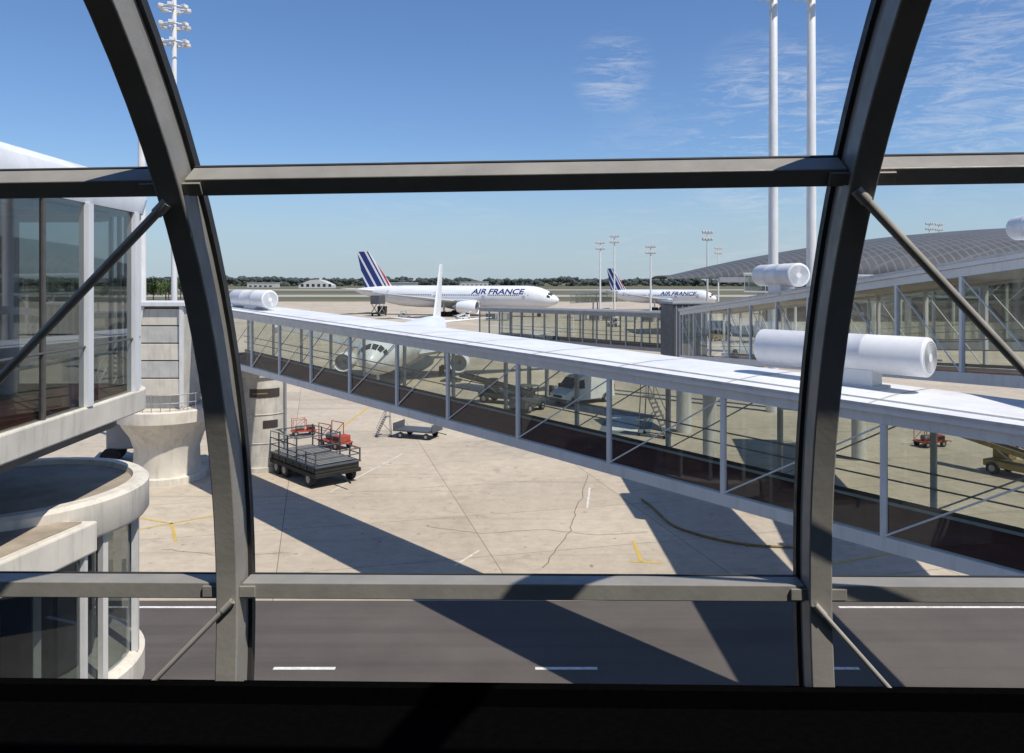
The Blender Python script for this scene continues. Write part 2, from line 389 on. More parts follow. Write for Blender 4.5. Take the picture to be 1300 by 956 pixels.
# ------------------------------------------------------------ boarding bridges
def bridge(label, a, b, zt0, zt1, H=2.7, W=2.5, posts=None, spacing=2.4, legs=(), far_over=.35, gm=None, group='glazed boarding bridges', roofm=None, carpet=CARPET, diag=True, diagflip=False, wm=None):
    gm = gm or G_BR; roofm = roofm or ROOFW; wm = wm or WHITE
    a = Vector((*a, 0)); b = Vector((*b, 0)); L = (b-a).length; ang = math.atan2(b.y-a.y, b.x-a.x)
    T = thing('boarding_bridge', label, 'boarding bridge', a, ang, group)
    sl = (zt1-zt0)/L
    def Z(x): return zt0+sl*x
    def sb(x0, x1, y0, y1, d0, d1):
        return MB().hexa([(x0,y0,Z(x0)+d0),(x1,y0,Z(x1)+d0),(x1,y1,Z(x1)+d0),(x0,y1,Z(x0)+d0),(x0,y0,Z(x0)+d1),(x1,y0,Z(x1)+d1),(x1,y1,Z(x1)+d1),(x0,y1,Z(x0)+d1)])
    y0, ym, y1 = .12, -W/2, -W-far_over
    v = []
    for x in (0, L):
        for y, d in ((y0, -.15), (y0, 0), (y0-.25, .02), (ym, .05), (y1+.25, .02), (y1, 0), (y1, -.15)):
            v.append((x, y, Z(x)+d))
    f = [(i, (i+1) % 7, 7+(i+1) % 7, 7+i) for i in range(7)]+[tuple(range(7)), tuple(range(13, 6, -1))]
    MB().add(v, f).obj('roof', roofm, T)
    sb(0, L, .121, .15, -.05, .012).obj('gutter', WHITE2, T)
    sb(0, L, -.30, -.27, .025, .055).obj('roof_strip', WHITE2, T)
    n = int(L/3.0)
    for i in range(1, n):
        x = i*L/n
        mb = MB(); pr = [(.125, .010), (y0-.25, .029), (ym, .059), (y1+.25, .029), (y1, .010)]
        vv = []
        for xx in (x-.02, x+.02):
            for y, d in pr: vv.append((xx, y, Z(xx)+d))
        mb.add(vv, [(j, j+1, j+6, j+5) for j in range(4)]).obj('roof_seam', PANEL, T)
    sb(0, L, .03, -.05, -.36, -.155).obj('head_rail', wm, T)
    sb(0, L, -W+.05, -W-.03, -.36, -.155).obj('head_rail', wm, T)
    sb(0, L, -.06, -W+.06, -.28, -.22).obj('ceiling', WHITE2, T)
    sb(0, L, .05, -.12, -H, -H+.26).obj('floor_beam', wm, T)
    sb(0, L, -W+.12, -W-.05, -H, -H+.26).obj('floor_beam', wm, T)
    sb(0, L, -.121, -W+.121, -H+.08, -H+.20).obj('floor', carpet, T)
    sb(0, L, -W+.13, -W+.11, -H+.27, -H+.36).obj('kick_panel', BRKT, T)
    for hh in (.75, 1.05):
        p0 = (0, -W+.16, Z(0)-H+hh); p1 = (L, -W+.16, Z(L)-H+hh)
        MB().tube(p0, p1, .018, n=6).obj('handrail', GREYM, T)
    if posts is None:
        k = max(1, int(round(L/spacing))); posts = [L*i/k for i in range(k+1)]
    posts = sorted(posts)
    for x in posts:
        for yy in (0, -W):
            x0 = min(max(x, .07), L-.07)
            sb(x0-.055, x0+.055, yy-.045, yy+.045, -H+.262, -.362).obj('post', wm, T)
    for i, (xa, xb) in enumerate(zip(posts[:-1], posts[1:])):
        for yy in (0, -W):
            v = [(xa, yy-.02, Z(xa)-H+.262), (xb, yy-.02, Z(xb)-H+.262), (xb, yy-.02, Z(xb)-.362), (xa, yy-.02, Z(xa)-.362)]
            MB().add(v, [(0,1,2,3)]).obj('glass_panel', gm, T)
            if diag:
                p, q = ((xb-.06, yy+.03, Z(xb)-H+.3), (xa+.06, yy+.03, Z(xa)-.40))
                if diagflip: p, q = ((xa+.06, yy+.03, Z(xa)-H+.3), (xb-.06, yy+.03, Z(xb)-.40))
                MB().tube(p, q, .019, n=6).obj('brace', wm, T)
    for (lx, kind) in legs:
        z = Z(lx)-H
        if kind == 'pier':
            MB().tube((lx, -W/2, 0), (lx, -W/2, z-.35), .38, n=20).obj('support_column', WHITE2, T, smooth=True)
            MB().box(lx-.35, lx+.35, -W-.05, .05, z-.352, z-.003).obj('cross_head', WHITE2, T, bevel=.03)
        else:
            for yy in (-.3, -W+.3):
                MB().box(lx-.14, lx+.14, yy-.14, yy+.14, 0, z-.003).obj('support_leg', GREYM, T, bevel=.02)
            MB().box(lx-.16, lx+.16, -W+.16, -.16, .5, .8).obj('axle_beam', GREYM, T, bevel=.02)
            for yy in (-.2, -W+.2):
                MB().tube((lx, yy-.42, .45), (lx, yy-.16, .45), .45, n=18).obj('wheel', TYRE, T, smooth=True)
    return T, Z, L

def b1xy(Y): return (20.06-.9*Y, Y)
Ys = [8.0, 9.9, 12.2, 14.62, 17.17, 19.6, 22.1, 24.5, 26.6, 28.9, 31.1, 33.15, 35.2, 37.4, 39.6]
c1 = math.sqrt(1+.81)
zroof = lambda Y: 7.69+.042*(Y-14.6)
bridge('long white glazed boarding bridge sloping over the apron', b1xy(8.0), b1xy(39.7), zroof(8.0), zroof(39.7), H=2.70, W=2.4,
       posts=[(y-8.0)*c1 for y in Ys], legs=[(1.5, 'pier')], far_over=.52)
def b2xy(Y): return (11.5-.042*Y, Y)
zr2 = lambda Y: 10.62-.079*(Y-16.6)
bridge('white glazed boarding bridge rising towards the terminal', b2xy(10), b2xy(45), zr2(10), zr2(45), H=2.9, W=2.5, spacing=3.0, legs=[(2, 'pier'), (33.5, 'pier')], far_over=.2, diagflip=True)
bridge('white glazed boarding bridge beside a roof duct', (15.1, 22.3), (18.3, 46), 10.9, 9.0, H=2.9, W=2.6, spacing=4.0, legs=[(22, 'pier')], far_over=.2, diag=False)
bridge('grey glazed boarding bridge crossing the apron', (11.2, 54.2), (-3.0, 72), 7.75, 7.55, H=2.75, W=2.6, spacing=1.5, legs=[(16, 'bogie')], far_over=.1, roofm=GREYM, wm=GREYM, diag=False)
bridge('pale boarding bridge docked at the long airliner', (26, 204), (15.6, 212), 7.2, 6.6, H=2.8, W=2.8, spacing=3, legs=[(6, 'bogie')], wm=WHITE2, roofm=GREYM, diag=False)
bridge('raised white walkway in front of the vaulted terminal', (33, 110), (58, 96), 11.0, 10.4, H=2.6, W=2.6, spacing=3, legs=[(5, 'pier'), (20, 'pier')], group='raised walkways')
bridge('pale boarding bridge beside the twin jet', (92, 196), (74, 238), 8.5, 7.2, H=2.8, W=2.8, spacing=5, legs=[(20, 'pier'), (42, 'bogie')], wm=WHITE2, roofm=GREYM, diag=False)

J = thing('bridge_junction', 'dark grey junction box between two boarding bridges on a column', 'bridge junction', (11.35, 52, 0), D2R(8))
MB().box(-1.15, 1.15, -1.2, 1.4, 5.0, 8.45).obj('body', GREYD, J, bevel=.06)
MB().box(-1.25, 1.25, -1.3, 1.5, 8.453, 8.62).obj('roof', GREYM, J, bevel=.03)
for i in range(5): MB().box(-1.0+i*.42, -.93+i*.42, -1.235, -1.203, 5.1, 8.4).obj('panel_rib', GREYM, J)
MB().tube((0, 0, 0), (0, 0, 4.98), .5, n=20).obj('support_column', WHITE2, J, smooth=True)

def air_unit(label, p0, p1, r, zbase):
    p0 = Vector(p0); p1 = Vector(p1); d = p1-p0; L = d.length; ang = math.atan2(d.y, d.x)
    T = thing('air_handling_unit', label, 'air unit', (p0.x, p0.y, zbase), ang, 'cylindrical air units on the bridge roofs')
    zc = p0.z-zbase
    MB().lathe([(0, r*.9), (.02, r*.97), (.05, r), (L*.33, r), (L*.333, r*1.012), (L*.34, r*1.012), (L*.343, r), (L*.66, r), (L*.663, r*1.012), (L*.67, r*1.012), (L*.673, r), (L-.05, r), (L-.02, r*.97), (L, r*.9)], (0, 0, zc), n=40).obj('casing', DUCT, T, smooth=True)
    for xx in (-.012, L-.018):
        MB().lathe([(xx, r*.2), (xx, r*.86), (xx+.03, r*.88)], (0, 0, zc), n=36).obj('end_cap', DUCT, T, smooth=True)
    for i in range(6):
        rr = r*(.25+.1*i)
        MB().lathe([(-.016, rr), (-.022, rr+.008), (-.016, rr+.016)], (0, 0, zc), n=32, closed=False).obj('louvre_ring', GREYM, T, smooth=True)
    MB().box(L*.28, L*.62, -r*.62, r*.62, 0, zc-r*.80).obj('pedestal', WHITE, T, bevel=.015)
    MB().box(L*.24, L*.66, -r*.8, r*.8, 0, .06).obj('base_plate', WHITE2, T, bevel=.01)
    return T
def b1pt(Y, w, z): return (20.06-.9*Y+1.345*w, Y, z)
air_unit('large white cylindrical air unit on the near bridge roof', b1pt(15.62, 1.7, 8.47), b1pt(18.36, 1.7, 8.50), .40, 7.75)
air_unit('small white cylindrical air unit at the far bridge end', b1pt(36.1, 1.0, 9.13), b1pt(38.9, 1.0, 9.2), .42, 8.62)
air_unit('white cylindrical air unit on a rising bridge roof', (11.7-.042*28.8, 28.8, 10.2), (11.7-.042*32.6, 32.6, 10.0), .44, 9.45)
air_unit('white cylindrical air unit on an upper bridge roof', (15.75, 22.4, 11.65), (16.05, 25.0, 11.5), .38, 10.8)

drum = thing('concrete_drum', 'round weathered concrete drum with dark sign boards', 'pillar', (-13.4, 42.2, 0))
MB().lathe([(0, 1.42), (.25, 1.42), (.27, 1.30), (4.9, 1.28), (4.95, 1.4), (5.3, 1.4)], axis='z', n=48).obj('shaft', CONC, drum, smooth=True)
for h in (1.5, 3.0):
    MB().lathe([(h-.04, 1.31), (h, 1.33), (h+.04, 1.31)], axis='z', n=48, closed=False).obj('ring', CONC, drum, smooth=True)
def curved_plate(r, a0, a1, z0, z1, n=6):
    v = []; f = []
    for i in range(n+1):
        a = D2R(a0+(a1-a0)*i/n); v += [(r*math.cos(a), r*math.sin(a), z0), (r*math.cos(a), r*math.sin(a), z1)]
    for i in range(n): f.append((2*i, 2*i+2, 2*i+3, 2*i+1))
    return MB().add(v, f)
SIGNB = mat('brown black sign', (.05, .04, .035), .4, var=.1)
curved_plate(1.32, -100, -30, 3.9, 4.35).obj('sign_board', SIGNB, drum)
curved_plate(1.32, -70, -35, 2.3, 2.7).obj('sign_board', SIGNB, drum)
curved_plate(1.33, -92, -60, 4.08, 4.14).obj('sign_stripe', YELLOW, drum)
MB().tube((1.36, -.35, 0), (1.36, -.35, 4.9), .06, n=8).obj('drain_pipe', GREYM, drum)

# ------------------------------------------------------------ rotunda with stair at the bridge end
S = thing('bridge_rotunda', 'pale bridge rotunda with stepped panels on a round concrete base', 'bridge rotunda', (-17.5, 40, 0))
MB().lathe([(0, 1.9), (.3, 1.9), (.32, 1.6), (1.6, 1.55), (2.2, 1.75), (2.7, 2.1), (3.0, 2.25)], axis='z', n=40).obj('column', CREAM, S, smooth=True)
MB().lathe([(3.0, 2.35), (3.06, 2.42), (3.6, 2.42), (3.66, 2.36), (3.66, 2.2)], (0, 0, 0), axis='z', n=48).obj('balcony', CREAM, S, smooth=True)
for i in range(34):
    a = 2*math.pi*i/34
    MB().tube((2.25*math.cos(a), 2.25*math.sin(a), 3.66), (2.25*math.cos(a), 2.25*math.sin(a), 4.45), .02, n=6).obj('baluster', GREYM, S)
for h in (4.05, 4.45):
    MB().lathe([(h-.025, 2.25), (h, 2.275), (h+.025, 2.25), (h, 2.225), (h-.025, 2.25)], axis='z', n=32, closed=False).obj('rail', GREYM, S, smooth=True)
MB().box(-1.5, 1.25, -.98, 1.2, 3.67, 8.7).obj('body', PANEL, S, bevel=.04)
for k in range(5):
    z = 4.35+k*.86; xl = -1.42+k*.16
    MB().box(xl, 1.12, -1.16-.03*(4-k), -1.0, z, z+.80).obj('stepped_panel', PANEL if k % 2 else CREAM, S, bevel=.015)
    MB().box(xl, 1.12, -1.0-.001, -.985, z+.80, z+.86).obj('panel_joint', GREYD, S)
for sx in (-1.62, 1.15):
    MB().box(sx, sx+.16, -1.32, -1.1, 3.67, 8.8).obj('frame_post', WHITE, S, bevel=.01)
MB().hexa([(-1.45,-1.4,4.4),(-1.33,-1.4,4.4),(-1.33,-1.3,4.4),(-1.45,-1.3,4.4),(-.72,-1.3,8.7),(-.60,-1.3,8.7),(-.60,-1.2,8.7),(-.72,-1.2,8.7)]).obj('raking_post', WHITE, S)
MB().box(-1.75, 1.45, -1.4, 1.3, 8.72, 8.95).obj('roof_plate', WHITE, S, bevel=.03)
for i in range(14):
    t = i/13; MB().box(-2.9, -1.95, -1.9+t*2.6, -1.65+t*2.6, 3.7+t*3.0, 3.75+t*3.0).obj('tread', GREYM, S)
for sx in (-2.95, -1.92):
    MB().hexa([(sx,-2.0,3.5),(sx+.06,-2.0,3.5),(sx+.06,.9,6.7),(sx,.9,6.7),(sx,-2.0,3.85),(sx+.06,-2.0,3.85),(sx+.06,.9,7.0),(sx,.9,7.0)]).obj('stringer', WHITE2, S)
    MB().tube((sx, -1.9, 4.6), (sx, .9, 7.9), .03, n=6).obj('handrail', WHITE2, S)
C = thing('bridge_drive_unit', 'grey wheeled drive unit standing under the bridge end', 'drive unit', (-21.0, 43.5, 0), .3)
MB().box(-1.1, 1.1, -1.1, 1.1, .9, 2.6).obj('body', GREYM, C, bevel=.1)
MB().box(-.7, .7, -.7, .7, 2.603, 4.6).obj('cabin', GREYD, C, bevel=.06)
for x in (-.9, .9):
    for y in (-1.0, 1.0): MB().tube((x, y-.2, .5), (x, y+.2, .5), .5, n=18).obj('wheel', TYRE, C, smooth=True)

# ------------------------------------------------------------ left glazed pavilion
PV = thing('glazed_pavilion', 'white framed glazed terminal pavilion with rounded corner and roof', 'building', (-7.4, 11, 0))
def off(p): return [(x+7.4, y-11) for x, y in p]
corner = []
for i in range(9):
    a = D2R(0+90*i/8); corner.append((-8.5+.95*math.cos(a), 15.7+1.0*math.sin(a)))
foot = [(-7.2, 5)]+[(-7.35, 11)]+corner+[(-22, 16.7), (-22, 5)]
def grow(p, g):
    return [(x+(g if x > -20 else 0), y+(g if y > 14 else 0)) for x, y in p]
MB().prism(off(grow(foot, .10)), 7.36, 7.80).obj('floor_slab', CREAM, PV, bevel=.03)
MB().prism(off(grow(foot, -.12)), 7.803, 7.83).obj('floor', CARPET, PV)
MB().prism(off(grow(foot, -.3)), 7.10, 7.357).obj('soffit', GREYD, PV)
rings = [(11.35, .06), (11.65, .12), (11.9, .02), (12.1, -.35), (12.25, -1.4)]
v = []; n = len(foot)
for z, g in rings: v += [(x, y, z) for x, y in off(grow(foot, g))]
f = []
for k in range(len(rings)-1):
    for i in range(n): j = (i+1) % n; f.append((k*n+i, k*n+j, (k+1)*n+j, (k+1)*n+i))
f += [tuple(reversed(range(n))), tuple(range((len(rings)-1)*n, len(rings)*n))]
MB().add(v, f).obj('roof', ROOFW, PV, smooth=True)
wall = [(-7.2, 5), (-7.225, 6), (-7.25, 7.2), (-7.28, 8.4), (-7.31, 9.6), (-7.35, 11), (-7.39, 12.4), (-7.43, 13.75)]+corner+[(-10.5, 16.7), (-13, 16.7), (-16, 16.7), (-22, 16.7)]
W2 = off(wall)
for i in range(len(W2)-1):
    (xa, ya), (xb, yb) = W2[i], W2[i+1]
    MB().add([(xa, ya, 7.80), (xb, yb, 7.80), (xb, yb, 11.35), (xa, ya, 11.35)], [(0,1,2,3)]).obj('glass_panel', G_PAV, PV)
for i, (x, y) in enumerate(W2):
    big = wall[i] == corner[0] or wall[i] == (-7.43, 13.75)
    if i in (9, 11, 13): continue
    s = .085 if big else .035
    MB().box(x-s, x+s, y-s, y+s, 7.805, 11.345).obj('post', WHITE if big or i > 8 else BRKT, PV)
for z in (8.85,):
    mb = MB()
    for i in range(len(W2)-1):
        (xa, ya), (xb, yb) = W2[i], W2[i+1]
        mb.tube((xa+.02, ya, z), (xb+.02, yb, z), .02, n=6)
    mb.obj('transom', BRKT, PV)
MB().hexa([(.0,-5.9,7.835),(.03,-5.9,7.835),(-.21,2.6,7.835),(-.24,2.6,7.835),(.0,-5.9,8.2),(.03,-5.9,8.2),(-.21,2.6,8.2),(-.24,2.6,8.2)]).obj('kick_panel', CARPET, PV)
MB().box(-6.0, -5.9, -6, 5.6, 7.84, 11.19).obj('partition', GREYM, PV)
MB().box(-5.898, -5.86, -6, 5.6, 7.84, 9.0).obj('wall_panel', CARPET, PV)
MB().prism(off(grow(foot, -.4)), 11.20, 11.32).obj('ceiling', WHITE2, PV)
for y in (-3.5, -1.0, 1.5, 4.0):
    MB().tube((-2.2, y, 7.84), (-2.2, y, 11.19), .16, n=16).obj('column', WHITE, PV, smooth=True)
    MB().box(-5.85, -4.9, y-.9, y+.6, 7.84, 9.6).obj('cabinet', GREYD, PV, bevel=.03)
MB().tube((-.35, -5.8, 8.6), (-.4, 4.4, 8.6), .03, n=8).obj('handrail', ALU, PV)

LD = thing('round_stair_drum', 'round glazed stair drum with cream concrete rims', 'building', (-9.75, 15.2, 0))
MB().lathe([(5.35, 2.32), (5.35, 2.45), (5.42, 2.5), (5.98, 2.5), (6.05, 2.42), (6.05, 2.2), (5.93, 2.17)], axis='z', n=64).obj('rim', CREAM, LD, smooth=True)
MB().lathe([(5.90, 2.19), (5.945, 2.18)], axis='z', n=48).obj('roof_surface', CONC2, LD)
MB().lathe([(2.7, 2.22), (5.35, 2.22)], axis='z', n=48, closed=False).obj('glass_wall', G_PAV, LD)
MB().lathe([(0, 2.3), (2.0, 2.3), (2.05, 2.42), (2.55, 2.42), (2.62, 2.3), (2.62, 0.02)], axis='z', n=64).obj('lower_rim', CREAM, LD, smooth=True)
MB().lathe([(2.7, 1.5), (5.3, 1.5)], axis='z', n=24).obj('core', GREYD, LD, smooth=True)
for i in range(12):
    a = 2*math.pi*(i+.45)/12
    MB().box(-.06, .06, -.06, .06, 2.62, 5.35).obj('post', WHITE2, LD).matrix_local = Matrix.Rotation(a, 4, 'Z') @ Matrix.Translation((2.29, 0, 0))
LC = thing('lower_corridor', 'low cream trimmed glazed corridor joined to the stair drum', 'building', (-8.6, 11.2, 0))
pl = [(1.35, 2.6), (1.0, .6), (-.6, -6.2), (-12, -6.2), (-12, 1.2)]
MB().prism(pl, 5.25, 5.80).obj('roof_slab', CREAM, LC, bevel=.04)
MB().prism([(x*.97-.15, y*.97-.1) for x, y in pl], 5.803, 5.83).obj('roof_surface', CONC2, LC)
MB().prism([(x-.3, y) for x, y in pl], .0, 1.9).obj('base_wall', CREAM, LC)
for (a_, b_) in (((1.2, 2.4), (.85, .6)), ((.85, .6), (-.7, -6.0))):
    a_ = Vector(a_); b_ = Vector(b_); n = max(1, int((a_-b_).length/1.6))
    for i in range(n+1):
        p = a_.lerp(b_, i/n); MB().box(p.x-.05, p.x+.05, p.y-.05, p.y+.05, 1.9, 5.25).obj('post', WHITE2 if i % 2 == 0 else BRKT, LC)
    for i in range(n):
        p = a_.lerp(b_, i/n); q = a_.lerp(b_, (i+1)/n)
        MB().add([(p.x-.02, p.y, 1.9), (q.x-.02, q.y, 1.9), (q.x-.02, q.y, 5.25), (p.x-.02, p.y, 5.25)], [(0,1,2,3)]).obj('glass_panel', G_PAV, LC)
MB().box(-11, -.6, -5.5, 1.0, 1.9, 5.2).obj('inner_wall', GREYD, LC)

# ------------------------------------------------------------ masts and lamps
def mast(X, Y, H, r, label, n=8, big=1.0, group='tall floodlight masts', tiers=(2.2, .9)):
    T = thing('floodlight_mast', label, 'light mast', (X, Y, 0), .3, group)
    MB().lathe([(0, r*1.5), (.5, r*1.5), (.55, r*1.05), (H*.5, r*.95), (H, r*.78), (H+.3, .05)], axis='z', n=20).obj('pole', WHITE, T, smooth=True)
    for h in [H-q*big for q in tiers]:
        MB().lathe([(h-.05, 1.0*big), (h, 1.06*big), (h+.05, 1.0*big), (h, .94*big), (h-.05, 1.0*big)], axis='z', n=24, closed=False).obj('ring', WHITE, T, smooth=True)
        for i in range(n):
            a = 2*math.pi*i/n+h
            o = MB().box(.9*big, 1.35*big, -.24*big, .24*big, h-.1*big, h+.22*big).obj('lamp_head', WHITE2, T, bevel=.04)
            o.matrix_local = Matrix.Rotation(a, 4, 'Z')
            o = MB().box(1.352*big, 1.37*big, -.2*big, .2*big, h-.07*big, h+.18*big).obj('lamp_lens', LAMPG, T)
            o.matrix_local = Matrix.Rotation(a, 4, 'Z')
        for i in range(4):
            a = math.pi/2*i
            MB().tube((0, 0, h), (math.cos(a)*big, math.sin(a)*big, h), .04, n=6).obj('arm', WHITE, T)
mast(19.9, 60, 34.0, .37, 'tall white floodlight mast behind the boarding bridges')
mast(22.8, 60, 34.0, .37, 'tall white floodlight mast behind the boarding bridges')
mast(-19.3, 45, 26.1, .17, 'white floodlight mast with clustered lamp heads', n=6, big=.66, tiers=(3.9, 2.4, .9))
mast(-37.6, 80, 29.2, .42, 'tall white floodlight mast beyond the glazed pavilion', big=.7)
def lamp(X, Y, H, label='slim white apron lamp post with twin heads'):
    T = thing('lamp_post', label, 'lamp post', (X, Y, 0), RND.uniform(-.3, .3), 'slim apron lamp posts')
    MB().tube((0, 0, 0), (0, 0, H), .28, .16, n=8).obj('pole', WHITE, T)
    for z in (H, H-1.5):
        MB().box(-1.2, 1.2, -.08, .08, z-.1, z+.05).obj('crossarm', WHITE, T)
        for x in (-1.0, -.35, .35, 1.0):
            MB().box(x-.25, x+.25, -.4, .1, z+.052, z+.5).obj('lamp_head', WHITE2, T, bevel=.05)
for px, py, Y in ((762, 309, 200), (780, 301, 205), (826, 314, 190), (898, 296, 170), (912, 316, 240), (1180, 285, 220), (1192, 286, 226), (1146, 318, 230)):
    X = (px-650)*Y/1000; lamp(X, Y, 10+(356-py)*Y/1000)

# ------------------------------------------------------------ vaulted terminal
def roof_mat():
    m, nt, b = mnew('ribbed vault roof')
    co = objco(nt); sx = nd(nt, 'ShaderNodeSeparateXYZ'); nt.links.new(co, sx.inputs[0])
    fr = math_(nt, 'FRACT', math_(nt, 'DIVIDE', sx.outputs[0], 1.15))
    k = math_(nt, 'LESS_THAN', fr, .22)
    fz = math_(nt, 'FRACT', math_(nt, 'DIVIDE', sx.outputs[1], 2.2)); k2 = math_(nt, 'LESS_THAN', fz, .15)
    kk = math_(nt, 'MAXIMUM', k, math_(nt, 'MULTIPLY', k2, .7))
    base = mixc(nt, maprange(nt, noise_(nt, co, .2, 5), .3, .7, 0, 1), (.068, .071, .076), (.095, .098, .103))
    nt.links.new(mixc(nt, kk, base, (.135, .138, .142)), b.inputs['Base Color']); b.inputs['Roughness'].default_value = .6
    return m
VR = roof_mat()
TB = thing('vaulted_terminal', 'long terminal building with slate grey ribbed vaulted roof', 'terminal building', (30, 118, 0))
NU, NV = 60, 24; v = []; f = []
for i in range(NU+1):
    X = 28+155*i/NU; t = min(1, max(0, (X-30)/78)); zr = 10.9+9.2*(1-(1-t)**2.1)
    for j in range(NV+1):
        a = math.pi*j/NV
        hw = 32*min(1, .25+1.1*t)
        v.append((X-30, 32-hw*math.cos(a), 10.3+(zr-10.3)*max(0, math.sin(a))**.85))
for i in range(NU):
    for j in range(NV):
        a = i*(NV+1)+j; f.append((a, a+1, a+NV+2, a+NV+1))
MB().add(v, f).obj('roof', VR, TB, smooth=True)
MB().box(10, 150, 6, 8, 3.5, 10.25).obj('facade', DARKG, TB)
MB().box(9, 151, 5.2, 8.6, 0, 3.49).obj('plinth', CONC, TB)
for i in range(34):
    x = 10+i*4.1
    MB().tube((x, 4.6, 0), (x, 4.6, 10.2), .22, n=8).obj('column', WHITE, TB)
    MB().tube((x, 4.6, 6.5), (x+4.1, 4.6, 10.0), .1, n=6).obj('brace', WHITE, TB)
MB().box(2, 152, 3.4, 4.2, 9.7, 10.5).obj('eaves_beam', GREYM, TB)

def lowb(X, Y, w_, d_, h, label, m, arch=False):
    T = thing('airfield_building', label, 'building', (X, Y, 0), 0, 'low airfield buildings on the horizon')
    if arch:
        pts = [(-w_/2+w_*i/16, h*.35+h*.65*math.sin(math.pi*i/16)) for i in range(17)]
        MB().profile_y([(-w_/2, 0)]+pts+[(w_/2, 0)], 0, d_).obj('hall', m, T)
    else:
        MB().box(-w_/2, w_/2, 0, d_, 0, h).obj('walls', m, T)
        MB().box(-w_/2-.5, w_/2+.5, -.5, d_+.5, h+.01, h+.8).obj('roof_edge', WHITE2, T)
    for i in range(int(w_/7)):
        MB().box(-w_/2+3+i*7, -w_/2+6.5+i*7, -.25, -.02, h*.2, h*.5).obj('window', DARKG, T)
lowb(-250, 1000, 42, 25, 11, 'white arched aircraft hangar beside the woodland', WHITE2, True)
lowb(-350, 1100, 40, 20, 6, 'low pale airfield shed with flat roof', PANEL)
lowb(-170, 1150, 60, 20, 6, 'low grey airfield shed with flat roof', GREYM)
lowb(-60, 1250, 44, 20, 7, 'low pale airfield shed with flat roof', PANEL)

mb = MB(); bmt = bmesh.new(); bmesh.ops.create_icosphere(bmt, subdivisions=1, radius=1)
IV = [q.co.copy() for q in bmt.verts]; IF = [tuple(x.index for x in fc.verts) for fc in bmt.faces]; bmt.free()
for i in range(3600):
    X = RND.uniform(-1250, 1150); Y = RND.uniform(1350, 1560)
    top = 12+6*noise.noise(Vector((X*.008, Y*.003, 0)))+4*noise.noise(Vector((X*.04, 3, 0)))
    r = RND.uniform(2.5, 6); z = RND.uniform(0, 1)**.7*top
    mb.add([(X+q.x*r*RND.uniform(.8, 1.5), Y+q.y*r, z+q.z*r*RND.uniform(.55, .95)) for q in IV], IF)
mb.obj('distant_woodland', WOOD, kind='stuff', label='dark green woodland strip along the horizon', category='woodland')
def tree(X, Y, h):
    T = thing('tree', 'leafy green tree at the airfield edge', 'tree', (X, Y, 0), RND.uniform(0, 6), 'trees along the airfield edge')
    m1 = MB(); m1.tube((0, 0, 0), (.2, 0, h*.5), .35, .18, n=7)
    for k in range(5):
        a = k*1.3; m1.tube((.15, 0, h*(.3+.05*k)), (math.cos(a)*h*.25, math.sin(a)*h*.25, h*(.55+.07*k)), .14, .05, n=5)
    m1.obj('trunk', BARK, T)
    mc = MB(); cl_ = [(Vector((RND.gauss(0, .22), RND.gauss(0, .22), RND.uniform(.38, .9)))*h, RND.uniform(.12, .2)*h) for _ in range(15)]
    for c_, r_ in cl_:
        for _ in range(85):
            d = Vector((RND.gauss(0, 1), RND.gauss(0, 1), RND.gauss(0, .8))).normalized()*r_*RND.uniform(.6, 1.1)
            p = c_+d; s = RND.uniform(.2, .45)
            u = Vector((RND.uniform(-1, 1), RND.uniform(-1, 1), RND.uniform(-1, 1))).normalized(); w_ = u.orthogonal().normalized()
            mc.add([p+u*s, p+w_*s, p-u*s, p-w_*s], [(0,1,2,3)])
    mc.obj('crown', LEAF, T)
for X, Y, h in ((-158, 352, 9.5), (-165, 365, 11), (-172, 358, 10), (-178, 380, 11.5), (-184, 352, 9), (-168, 388, 12), (-190, 372, 12), (-160, 396, 11), (-205, 360, 11), (-220, 366, 12)):
    tree(X*1.03, Y*1.06, h)

